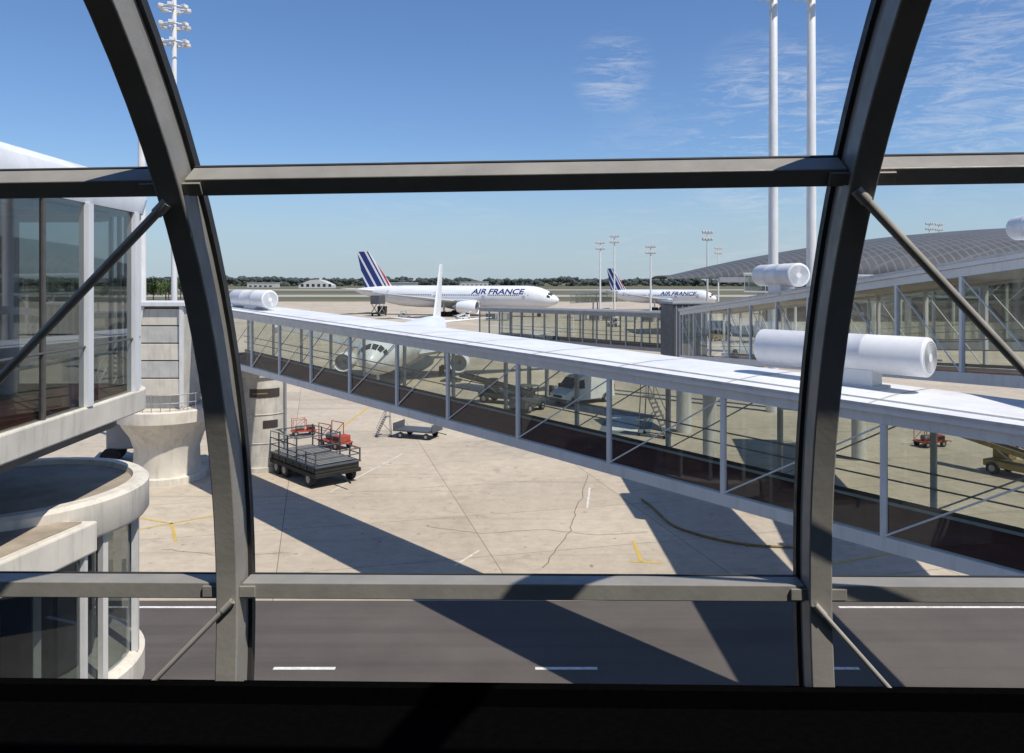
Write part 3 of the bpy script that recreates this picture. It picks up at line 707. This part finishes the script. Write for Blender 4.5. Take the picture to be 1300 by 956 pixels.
# ------------------------------------------------------------ airliners
def interp(tab, t):
    for (a, x), (b, y) in zip(tab[:-1], tab[1:]):
        if t <= b:
            k = (t-a)/(b-a); return x+(y-x)*k
    return tab[-1][1]
RAD = [(0,.03),(.004,.17),(.01,.29),(.02,.43),(.035,.59),(.055,.75),(.08,.89),(.11,.97),(.14,1),(.66,1),(.74,.95),(.80,.85),(.86,.68),(.92,.46),(.965,.27),(.99,.14),(1,.05)]
CEN = [(0,-.26),(.02,-.24),(.05,-.15),(.09,-.05),(.13,0),(.66,0),(.76,.06),(.84,.2),(.92,.38),(1,.55)]
def body_mat(name, r, zc, L, pitch):
    m, nt, b = mnew(name)
    co = objco(nt); sp = nd(nt, 'ShaderNodeSeparateXYZ'); nt.links.new(co, sp.inputs[0])
    x, z = sp.outputs[0], sp.outputs[2]
    fx = math_(nt, 'ABSOLUTE', math_(nt, 'SUBTRACT', math_(nt, 'FRACT', math_(nt, 'DIVIDE', x, pitch)), .5))
    a = math_(nt, 'LESS_THAN', fx, .26)
    b1 = math_(nt, 'LESS_THAN', math_(nt, 'ABSOLUTE', math_(nt, 'SUBTRACT', z, zc+.16*r)), .19)
    c = math_(nt, 'GREATER_THAN', x, -.84*L); d = math_(nt, 'LESS_THAN', x, -.12*L)
    dg = None
    for fr in (.145, .33, .56, .80):
        g = math_(nt, 'GREATER_THAN', math_(nt, 'ABSOLUTE', math_(nt, 'ADD', x, fr*L)), 1.2)
        dg = g if dg is None else math_(nt, 'MULTIPLY', dg, g)
    k = math_(nt, 'MULTIPLY', math_(nt, 'MULTIPLY', a, b1), math_(nt, 'MULTIPLY', math_(nt, 'MULTIPLY', c, d), dg))
    base = mixc(nt, maprange(nt, noise_(nt, mapping(nt, co, (.3, 1, 1)), .9, 6), .35, .7, 0, 1), (.78, .79, .80), (.70, .71, .72))
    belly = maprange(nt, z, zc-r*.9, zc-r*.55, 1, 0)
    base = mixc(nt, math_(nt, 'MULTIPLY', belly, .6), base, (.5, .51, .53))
    nt.links.new(mixc(nt, k, base, (.03, .035, .05)), b.inputs['Base Color']); b.inputs['Roughness'].default_value = .28
    return m
def fin_mat(name, xr, zr_, slope, chord):
    m, nt, b = mnew(name)
    co = objco(nt); sp = nd(nt, 'ShaderNodeSeparateXYZ'); nt.links.new(co, sp.inputs[0])
    x, z = sp.outputs[0], sp.outputs[2]
    te = math_(nt, 'MULTIPLY_ADD', math_(nt, 'SUBTRACT', z, zr_), slope, xr)
    u = math_(nt, 'DIVIDE', math_(nt, 'SUBTRACT', x, te), chord)
    cr = nd(nt, 'ShaderNodeValToRGB'); cr.color_ramp.interpolation = 'CONSTANT'
    Wc = (.78, .79, .8, 1); Bc = (.016, .032, .16, 1); Rc = (.45, .02, .02, 1)
    els = [(0, Wc), (.06, Bc), (.16, Wc), (.22, Bc), (.40, Wc), (.47, Bc), (.66, Wc), (.73, Bc), (.78, Wc), (.84, Rc), (.90, Wc)]
    e = cr.color_ramp.elements
    e[0].position = 0; e[0].color = els[0][1]; e[1].position = els[1][0]; e[1].color = els[1][1]
    for p, c in els[2:]:
        q = e.new(p); q.color = c
    nt.links.new(u, cr.inputs[0]); nt.links.new(cr.outputs[0], b.inputs['Base Color']); b.inputs['Roughness'].default_value = .3
    return m
AFW = mat('aircraft white', (.77, .78, .79), .3, var=.04, scale=.6)
AFG = mat('aircraft wing grey', (.42, .44, .46), .35, var=.06, scale=.5)
FOIL = [(0, 0), (.03, .45), (.12, .85), (.3, 1), (.6, .7), (.85, .28), (1, .03), (.85, -.18), (.6, -.45), (.3, -.65), (.12, -.55), (.03, -.3)]
def foil(mb, secs):
    n = len(FOIL); v = []
    for lx, ch, (y, z), th, vert in secs:
        for u, q in FOIL:
            if vert: v.append((lx-u*ch, y+q*th, z))
            else: v.append((lx-u*ch, y, z+q*th))
    f = []
    for k in range(len(secs)-1):
        for i in range(n): j = (i+1) % n; f.append((k*n+i, k*n+j, (k+1)*n+j, (k+1)*n+i))
    f += [tuple(range(n)), tuple(reversed(range((len(secs)-1)*n, len(secs)*n)))]
    return mb.add(v, f)
def airliner(label, nose, tail_dir, L, r, zc, fin_top, half_span, ey, er, ez, text=None, winglet=False, gear=2, plain=False):
    d = -Vector((*tail_dir, 0)).normalized(); ang = math.atan2(d.y, d.x)
    T = thing('airliner', label, 'airliner', (nose[0], nose[1], 0), ang, 'parked airliners')
    n = 36; v = []; ts = sorted(set([t for t, _ in RAD]+[i/50 for i in range(51)]))
    def sp_(t, a, k=1.0):
        rr = interp(RAD, t)*r*k; c = zc+interp(CEN, t)*r
        return (-t*L, rr*math.sin(a), c+rr*math.cos(a))
    for t in ts:
        for i in range(n): v.append(sp_(t, 2*math.pi*i/n))
    f = []
    for k in range(len(ts)-1):
        for i in range(n): j = (i+1) % n; f.append((k*n+i, k*n+j, (k+1)*n+j, (k+1)*n+i))
    f += [tuple(range(n)), tuple(reversed(range((len(ts)-1)*n, len(ts)*n)))]
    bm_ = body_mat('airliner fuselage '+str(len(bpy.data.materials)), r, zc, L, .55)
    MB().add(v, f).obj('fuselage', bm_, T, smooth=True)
    MB().lathe([(-.58*L, .1*r), (-.54*L, .55*r), (-.48*L, .8*r), (-.38*L, .8*r), (-.33*L, .5*r), (-.30*L, .1*r)], (0, 0, zc-.42*r), n=24).obj('belly_fairing', AFG, T, smooth=True)
    for s in (-1, 1):
        for a0, a1 in ((3, 27), (30, 52), (55, 76)):
            t0, t1 = (.024, .040) if a0 < 10 else ((.027, .043) if a0 < 40 else (.033, .046))
            vv = []
            for t in (t0, (t0+t1)/2, t1):
                for q in range(4): vv.append(sp_(t, s*D2R(a0+(a1-a0)*q/3), 1.012))
            ff = [(i*4+j, i*4+j+1, i*4+j+5, i*4+j+4) for i in range(2) for j in range(3)]
            MB().add(vv, ff).obj('cockpit_window', DARKG, T)
    for s in (-1, 1):
        for td in (.145, .33, .56, .80):
            vv = []; rr = interp(RAD, td)*r+.02; c = zc+interp(CEN, td)*r
            for xx in (-td*L-.5, -td*L+.5):
                for zz in (-.15*r, .1*r, .4*r): vv.append((xx, s*math.sqrt(max(.01, rr*rr-zz*zz)), c+zz))
            MB().add(vv, [(0,1,4,3), (1,2,5,4)]).obj('door', AFG, T)
    for s in (-1, 1):
        mbw = MB()
        foil(mbw, [(-.33*L, .215*L, (s*r*.5, zc-.55*r), .35*r, False), (-.425*L, .13*L, (s*half_span*.34, zc-.30*r), .2*r, False), (-.605*L, .035*L, (s*half_span, zc+.45*r), .05*r, False)])
        mbw.obj('wing', AFG, T, smooth=True)
        if winglet:
            mw = MB(); foil(mw, [(-.607*L, .032*L, (s*half_span, zc+.1*r), .06, True), (-.63*L, .015*L, (s*half_span, zc+1.15*r), .04, True)]); mw.obj('winglet', AFW, T)
        ms = MB(); foil(ms, [(-.875*L, .085*L, (s*r*.25, zc+.5*r), .1*r, False), (-.945*L, .03*L, (s*.17*L, zc+.75*r), .03*r, False)])
        ms.obj('tailplane', AFW, T, smooth=True)
        ex = -.345*L
        EL = er*4.0
        m1 = MB(); m1.lathe([(ex+.25*EL, er*.84), (ex+.28*EL, er*.92), (ex+.22*EL, er), (ex, er*1.04), (ex-.35*EL, er*.9), (ex-.5*EL, er*.74), (ex-.5*EL, er*.66), (ex-.2*EL, er*.7)], (0, s*ey, ez), n=32, closed=False); m1.obj('engine_nacelle', AFW, T, smooth=True)
        m1 = MB(); m1.lathe([(ex+.25*EL, er*.84), (ex+.1*EL, er*.80), (ex+.08*EL, er*.2), (ex+.2*EL, .02)], (0, s*ey, ez), n=28, closed=False); m1.obj('engine_fan', GREYM, T, smooth=True)
        m1 = MB(); m1.lathe([(ex-.3*EL, er*.5), (ex-.55*EL, er*.42), (ex-.72*EL, er*.1)], (0, s*ey, ez), n=20); m1.obj('exhaust_cone', GREYM, T, smooth=True)
        foil(MB(), [(ex+.05*EL, EL*.8, (s*ey, ez+er*.9), .12*er, True), (ex-.15*EL, EL*.9, (s*ey, zc-.25*r), .1*er, True)]).obj('pylon', AFG, T)
        gx = -.50*L; gy = s*r*1.7; wr = .18*r+.12
        MB().tube((gx, gy, wr), (gx, gy, zc-.5*r), .09*r, n=10).obj('gear_leg', ALU, T)
        for k in range(gear):
            for q in (-1, 1):
                x_ = gx+(k-(gear-1)/2)*wr*2.3
                MB().tube((x_, gy+q*.22*r-.13, wr), (x_, gy+q*.22*r+.13, wr), wr, n=18).obj('wheel', TYRE, T, smooth=True)
    gx = -.09*L; wr = .14*r+.08
    MB().tube((gx, 0, wr), (gx, 0, zc-.8*r), .06*r, n=10).obj('nose_gear_leg', ALU, T)
    for q in (-1, 1): MB().tube((gx, q*.2-.1, wr), (gx, q*.2+.1, wr), wr, n=18).obj('wheel', TYRE, T, smooth=True)
    zr_ = zc+r*.75; h = fin_top-zr_
    rx, rc, tx, tc = -.795*L, .15*L, -.925*L, .062*L
    slope = (tx-rx)/h*.80
    fm = AFW if plain else fin_mat('striped fin '+str(len(bpy.data.materials)), rx-rc*1.05, zr_, slope, rc*1.1)
    mf = MB(); foil(mf, [(rx, rc, (0, zr_), .09*r, True), ((rx+tx)/2, (rc+tc)/2, (0, zr_+h/2), .07*r, True), (tx, tc, (0, fin_top), .04*r, True)])
    mf.obj('fin', fm, T, smooth=True)
    if text:
        x0, length, capz = text
        cu = bpy.data.curves.new('lettering', 'FONT'); cu.body = 'AIR FRANCE'; cu.size = 1; cu.shear = .18; cu.offset = .022; cu.space_word = .8
        to = bpy.data.objects.new('tmp', cu); COL.objects.link(to); bpy.context.view_layer.update()
        me = bpy.data.meshes.new_from_object(to.evaluated_get(bpy.context.evaluated_depsgraph_get()))
        bpy.data.objects.remove(to)
        bm = bmesh.new(); bm.from_mesh(me)
        ys = [q.co.y for q in bm.verts]; xs = [q.co.x for q in bm.verts]
        y0, y1, xa, xb = min(ys), max(ys), min(xs), max(xs)
        for i in range(1, 8):
            bmesh.ops.bisect_plane(bm, geom=bm.verts[:]+bm.edges[:]+bm.faces[:], plane_co=(0, y0+(y1-y0)*i/8, 0), plane_no=(0, 1, 0))
        vs = [q.co.copy() for q in bm.verts]; fs = [tuple(x.index for x in fc.verts) for fc in bm.faces]
        bm.free()
        for s in (-1, 1):
            vv = []
            for q in vs:
                u = (q.x-xa)/(xb-xa)*length; dz = capz[0]+(q.y-y0)/(y1-y0)*(capz[1]-capz[0])
                vv.append(((x0+u) if s < 0 else (x0+length-u), s*math.sqrt((r+.03)**2-dz*dz), zc+dz))
            MB().add(vv, fs).obj('lettering', BLUEL, T)
    return T
airliner('long white airliner with blue and red striped fin', (12.8, 214), (-59.5, 21.5), 63.7, 3.15, 5.4, 18.6, 30.4, 9.8, 1.85, 2.75, text=(-24.6, 15.6, (.8, 2.3)), gear=3)
airliner('smaller white twin jet with striped fin near the terminal', (66.5, 256), (-31, 19), 39.5, 2.3, 4.6, 14.2, 17.5, 6, 1.3, 2.0, text=(-18.5, 12.5, (.5, 1.7)))
airliner('white narrow body airliner nosed in towards the bridge', (-11.9, 65), (2.7, 36), 38.5, 2.0, 3.75, 12.1, 17.0, 5.75, .95, 1.9, winglet=True, plain=True)
airliner('white airliner parked beyond the glazed pavilion', (-95, 150), (-34, 8), 37.6, 2.0, 3.7, 11.8, 17.0, 5.75, 1.1, 1.8)

# ------------------------------------------------------------ vehicles
def wheel(T, x, y, r, wd=.22, name='wheel'):
    MB().tube((x, y-wd/2, r), (x, y+wd/2, r), r, n=22).obj(name, TYRE, T, smooth=True, bevel=.02)
    s = 1 if y > 0 else -1
    MB().tube((x, y+s*(wd/2-.02), r), (x, y+s*(wd/2+.012), r), r*.5, n=16).obj('rim', GREYM, T)
def van(label, X, Y, heading, m=WHITE, L=5.2):
    T = thing('van', label, 'van', (X, Y, 0), heading, 'vans on the apron')
    fy = lambda z: 1 if z < 1.25 else 1-.14*(z-1.25)
    prof = [(-L/2, .38), (L/2-.1, .34), (L/2, .55), (L/2-.02, .95), (L/2-.35, 1.12), (L/2-.85, 1.28), (L/2-1.62, 2.15), (L/2-2.0, 2.32), (-L/2+.12, 2.34), (-L/2+.02, 2.1)]
    MB().profile_y(prof, -.97, .97, fy).obj('body', m, T, bevel=.07, segs=3)
    def q(pts, nm, mm): MB().add(pts, [tuple(range(len(pts)))]).obj(nm, mm, T)
    a = (L/2-.88, 1.34); b = (L/2-1.55, 2.10); o = .035
    q([(a[0]+o, -.88*fy(a[1]), a[1]+o), (a[0]+o, .88*fy(a[1]), a[1]+o), (b[0]+o, .86*fy(b[1]), b[1]+o), (b[0]+o, -.86*fy(b[1]), b[1]+o)], 'windscreen', DARKG)
    for s in (-1, 1):
        yb = lambda z: s*(.97*fy(z)+.008)
        q([(L/2-1.1, yb(1.32), 1.32), (L/2-2.1, yb(1.32), 1.32), (L/2-2.1, yb(2.0), 2.0), (L/2-1.65, yb(2.0), 2.0)], 'side_window', DARKG)
        for x in (L/2-.95, -L/2+1.05):
            wheel(T, x, s*.88, .34)
            MB().lathe([(s*.975, .39), (s*.985, .42), (s*.975, .45)], (x, 0, .34), axis='y', n=20, closed=False).obj('wheel_arch', BLACK, T)
        MB().box(L/2-.12, L/2+.015, s*.78-.14, s*.78+.14, .72, .94).obj('headlight', LAMPG, T, bevel=.03)
        MB().box(L/2-1.25, L/2-1.1, s*1.0-.02, s*1.0+s*.2+.02, 1.35, 1.62).obj('mirror', BLACK, T, bevel=.02)
        MB().box(-L/2-.02, -L/2+.05, s*.85-.07, s*.85+.07, .9, 1.4).obj('tail_light', REDL, T)
    MB().box(L/2-.08, L/2+.06, -.95, .95, .32, .56).obj('bumper', GREYD, T, bevel=.04)
    MB().box(L/2-.04, L/2+.02, -.5, .5, .68, .86).obj('grille', BLACK, T, bevel=.01)
    return T
van('white delivery van standing on the concrete apron', 5.8, 64.5, D2R(-142), L=5.5)
van('white van near the parked airliner', 27, 92, D2R(160))
van('white van by the terminal', 40, 150, D2R(10))
van('white van beside the long airliner', 20, 200, D2R(190))

def baggage_truck(X, Y, heading):
    T = thing('baggage_cart', 'dark low flatbed baggage cart with open rails and posts', 'baggage cart', (X, Y, 0), heading)
    L, Wd = 5.0, 2.5
    MB().box(-L/2, L/2, -Wd/2, Wd/2, .52, .72).obj('chassis', BLACK, T, bevel=.03)
    MB().box(-L/2+.1, L/2-.1, -Wd/2+.06, Wd/2-.06, .723, 1.0).obj('side_box', DGREEN, T, bevel=.03)
    for i in range(7):
        for s in (-1, 1): MB().box(-L/2+.2+i*.74, -L/2+.26+i*.74, s*(Wd/2-.045)-.015, s*(Wd/2-.045)+.015, .74, .99).obj('side_rib', GREYD, T)
    MB().box(-L/2, L/2, -Wd/2, Wd/2, 1.003, 1.07).obj('deck', GREYD, T, bevel=.01)
    for i in range(16):
        x = -L/2+.2+i*.3; MB().tube((x, -Wd/2+.25, 1.11), (x, Wd/2-.25, 1.11), .04, n=8).obj('roller', STEEL, T)
    for i in range(6):
        for s in (-1, 1):
            x = min(-L/2+.06+i*.975, L/2-.05)
            MB().box(x-.03, x+.03, s*(Wd/2-.04)-.03, s*(Wd/2-.04)+.03, 1.072, 2.2 if i < 4 else 1.7).obj('rail_post', GREYD, T)
    for s in (-1, 1):
        for z in (1.45, 1.8, 2.15): MB().tube((-L/2+.06, s*(Wd/2-.04), z), (-L/2+.06+2.925, s*(Wd/2-.04), z), .028, n=8).obj('side_rail', GREYD if z < 2 else STEEL, T)
        for z in (1.4, 1.67): MB().tube((-L/2+2.98, s*(Wd/2-.04), z), (L/2-.06, s*(Wd/2-.04), z), .028, n=8).obj('side_rail', STEEL, T)
    for x in (-L/2+.06, -L/2+2.98):
        for z in (1.6, 2.15): MB().tube((x, -Wd/2+.04, z), (x, Wd/2-.04, z), .03, n=8).obj('cross_rail', GREYD, T)
    for z in (1.4, 1.67): MB().tube((L/2-.05, -Wd/2+.04, z), (L/2-.05, Wd/2-.04, z), .03, n=8).obj('cross_rail', GREYD, T)
    for x in (-L/2+.75, -L/2+1.65, L/2-.8):
        for s in (-1, 1): wheel(T, x, s*(Wd/2-.14), .38, .24)
    MB().tube((L/2, 0, .6), (L/2+1.1, 0, .35), .045, n=8).obj('tow_bar', BLACK, T)
baggage_truck(-10.1, 40.2, D2R(-48))

def gpu(label, X, Y, heading, m, s=1.0):
    T = thing('service_cart', label, 'service cart', (X, Y, 0), heading, 'apron service carts'); T.scale = (s, s, s)
    MB().box(-1.1, 1.1, -.55, .55, .35, .45).obj('frame', m, T, bevel=.02)
    MB().lathe([(-.75, .1), (-.7, .22), (0, .22), (.05, .1)], (0, 0, .68), n=20).obj('tank', STEEL, T, smooth=True)
    MB().box(.35, 1.0, -.45, .45, .453, .85).obj('engine_box', m, T, bevel=.05)
    MB().box(.4, .95, -.462, -.455, .55, .8).obj('grille', BLACK, T)
    for x in (-.75, .75):
        for y in (-.5, .5): wheel(T, x, y, .24, .16)
    MB().tube((1.1, 0, .42), (2.1, 0, .25), .035, n=8).obj('tow_bar', m, T)
    for (x, y) in ((-1.0, -.5), (-1.0, .5), (.2, -.5), (.2, .5)):
        MB().tube((x, y, .45), (x, y, 1.5), .03, n=6).obj('post', m, T)
    for y in (-.5, .5):
        MB().tube((-1.0, y, 1.5), (.2, y, 1.5), .03, n=6).obj('handle', m, T)
        MB().tube((-1.0, y, .5), (.2, y, 1.5), .02, n=6).obj('brace', m, T)
gpu('orange red service cart beside the concrete drum', -13.5, 51.0, .4, ORANGE, .7)
gpu('orange red service cart with raised handle on the apron', -10.6, 47.2, -.7, ORANGE, .95)
gpu('small orange service cart alone on the apron', 25.2, 47.5, .3, ORANGE, .8)
gpu('grey service cart on the open apron', 31, 60, .3, GREYM, 1.1)

def belt_loader(label, X, Y, heading, m, s=1.0):
    T = thing('belt_loader', label, 'belt loader', (X, Y, 0), heading, 'belt loaders'); T.scale = (s, s, s)
    MB().box(-2.6, 1.6, -.85, .85, .45, .85).obj('chassis', m, T, bevel=.06)
    MB().box(.5, 1.5, -.84, .0, .853, 1.5).obj('cab', m, T, bevel=.05)
    MB().box(.6, 1.2, -.75, -.1, 1.503, 1.9).obj('seat_back', BLACK, T, bevel=.03)
    MB().hexa([(-3.2,.1,.95),(3.4,.1,2.0),(3.4,.8,2.0),(-3.2,.8,.95),(-3.2,.1,1.12),(3.4,.1,2.17),(3.4,.8,2.17),(-3.2,.8,1.12)]).obj('belt', BLACK, T)
    for y in (.06, .84): MB().hexa([(-3.2,y-.04,.92),(3.4,y-.04,1.97),(3.4,y+.04,1.97),(-3.2,y+.04,.92),(-3.2,y-.04,1.22),(3.4,y-.04,2.27),(3.4,y+.04,2.27),(-3.2,y+.04,1.22)]).obj('side_rail', m, T)
    MB().tube((0, .45, .85), (1.2, .45, 1.7), .07, n=8).obj('lift_strut', ALU, T)
    for x in (-1.8, 1.0):
        for y in (-.8, .8): wheel(T, x, y, .38)
belt_loader('dark baggage belt loader beside the parked airliner', -1.0, 64.5, D2R(150), DGREEN)
belt_loader('yellow and dark baggage belt loader on the apron', 25.8, 40.2, D2R(118), YELLOW, .85)
belt_loader('white belt loader at the long airliner', -12, 197, D2R(60), WHITE)

def dolly(X, Y, h, label='grey flat baggage dolly on the apron', m=None):
    m = m or GREYM
    T = thing('baggage_dolly', label, 'baggage dolly', (X, Y, 0), h, 'flat baggage dollies')
    MB().box(-1.4, 1.4, -.75, .75, .45, .55).obj('deck', m, T, bevel=.02)
    for x in (-1.35, 1.35): MB().box(x-.03, x+.03, -.75, .75, .553, .95).obj('end_frame', m, T)
    for x in (-.9, .9):
        for y in (-.65, .65): wheel(T, x, y, .2, .14)
    MB().tube((1.4, 0, .4), (2.0, 0, .3), .03, n=6).obj('tow_bar', BLACK, T)
for i in range(3): dolly(28.5+i*.6, 38+i*3.3, D2R(80))
dolly(-6.0, 50.2, D2R(-20), 'low dark baggage dolly beside a white marking', GREYD)

def steps(X, Y, h, s, label):
    LA = thing('maintenance_steps', label, 'step ladder', (X, Y, 0), h, 'wheeled maintenance steps'); LA.scale = (s, s, s)
    for y in (-.42, .42):
        MB().tube((1.0, y, .1), (-.2, y, 2.5), .045, n=8).obj('stringer', STEEL, LA)
        MB().tube((-.9, y, .1), (-.75, y, 2.5), .04, n=8).obj('rear_leg', STEEL, LA)
        MB().tube((.95, y, 1.0), (-.2, y, 3.35), .03, n=8).obj('handrail', STEEL, LA)
        MB().tube((-.2, y, 3.35), (-.75, y, 3.35), .03, n=8).obj('handrail', STEEL, LA)
        MB().tube((-.75, y, 2.5), (-.75, y, 3.35), .03, n=8).obj('handrail', STEEL, LA)
        MB().tube((-.2, y, 2.5), (-.2, y, 3.35), .03, n=8).obj('handrail', STEEL, LA)
        MB().tube((1.0, y, .12), (-.9, y, .12), .035, n=8).obj('base_rail', STEEL, LA)
        MB().tube((-.88, y, .5), (.2, y, 1.7), .028, n=8).obj('brace', STEEL, LA)
        for x in (-.85, .9): MB().tube((x, y-.04, .1), (x, y+.04, .1), .1, n=12).obj('castor', TYRE, LA)
    for i in range(9):
        t = i/9; MB().box(.95-1.2*t-.12, .95-1.2*t+.12, -.4, .4, .3+2.35*t, .34+2.35*t).obj('tread', STEEL, LA)
    MB().box(-.8, -.15, -.44, .44, 2.5, 2.56).obj('platform', STEEL, LA)
steps(9.1, 50.5, D2R(-35), 1.0, 'tall wheeled steel maintenance steps on the apron')
steps(-8.2, 50.5, D2R(200), .5, 'low wheeled steel steps behind the dark cart')

CTR = thing('catering_truck', 'dark catering truck with raised box on scissor lift', 'catering truck', (-37.5, 222, 0), D2R(80))
MB().box(-3.5, 3.3, -1.2, 1.2, .6, 1.0).obj('chassis', BLACK, CTR)
MB().box(2.0, 3.6, -1.2, 1.2, 1.003, 2.7).obj('cab', DGREEN, CTR, bevel=.1)
MB().box(-3.5, 1.8, -1.25, 1.25, 3.4, 5.8).obj('cargo_box', GREYD, CTR, bevel=.05)
for s in (-1.1, 1.1):
    MB().tube((-3, s, 1), (1.4, s, 3.4), .12, n=6).obj('scissor_arm', GREYM, CTR)
    MB().tube((-3, s, 3.4), (1.4, s, 1), .12, n=6).obj('scissor_arm', GREYM, CTR)
    for x in (-2.3, 2.7): wheel(CTR, x, s, .5, .3)
def tug(X, Y, h, m, label):
    T = thing('baggage_tractor', label, 'baggage tractor', (X, Y, 0), h, 'baggage tractors')
    MB().profile_y([(-1.5, .35), (1.5, .35), (1.5, .95), (.5, 1.05), (.4, 1.0), (-.4, 1.0), (-.6, 1.15), (-1.5, 1.1)], -.75, .75).obj('body', m, T, bevel=.05)
    MB().box(-.9, .5, -.7, .7, 1.9, 1.98).obj('canopy', m, T, bevel=.02)
    for x in (-.85, .45):
        for y in (-.65, .65): MB().tube((x, y, 1.0), (x, y, 1.9), .035, n=6).obj('canopy_post', BLACK, T)
    MB().box(-.5, -.1, -.6, .6, 1.003, 1.45).obj('seat', BLACK, T, bevel=.04)
    for x in (-.95, .95):
        for y in (-.7, .7): wheel(T, x, y, .34)
tug(1.2, 60.5, 1.0, GREYD, 'dark baggage tractor on the apron')
tug(34, 130, .4, YELLOW, 'yellow baggage tractor near the terminal')
tug(25, 198, .4, WHITE, 'white baggage tractor near the long airliner')
tug(-28, 205, .4, GREYM, 'grey baggage tractor near the long airliner')
tug(22, 170, 2.4, WHITE, 'white baggage tractor near the terminal')
for i, (x, y) in enumerate(((17, 195), (20.5, 194), (24, 196), (29, 192), (33, 190), (37, 193), (-2, 196), (-5, 197))):
    T = thing('cargo_container', 'silver air cargo container on the apron', 'cargo container', (x, y, .1), RND.uniform(-.2, .2), 'air cargo containers')
    MB().profile_y([(-1.5, 0), (1.0, 0), (1.6, .6), (1.6, 1.7), (-1.5, 1.7)], -.75, .75).obj('shell', ALU if i % 2 else GREYM, T, bevel=.03)
    MB().box(-1.45, .9, -.76, -.752, .2, 1.6).obj('curtain', GREYD if i % 3 else WHITE2, T)
hp = []
for i in range(33):
    t = i/32; hp.append((5.9+1.0*t+4.2*t**3+.12*math.sin(9*t), 35.8-6.6*math.sin(t*1.45)+.1*math.sin(14*t), .05))
mb = MB()
for a, b in zip(hp[:-1], hp[1:]): mb.tube(a, b, .05, n=6)
mb.obj('ground_hose', mat('ochre hose', (.22, .15, .05), .7, var=.3, scale=4), label='long ochre hose lying on the concrete', category='hose')
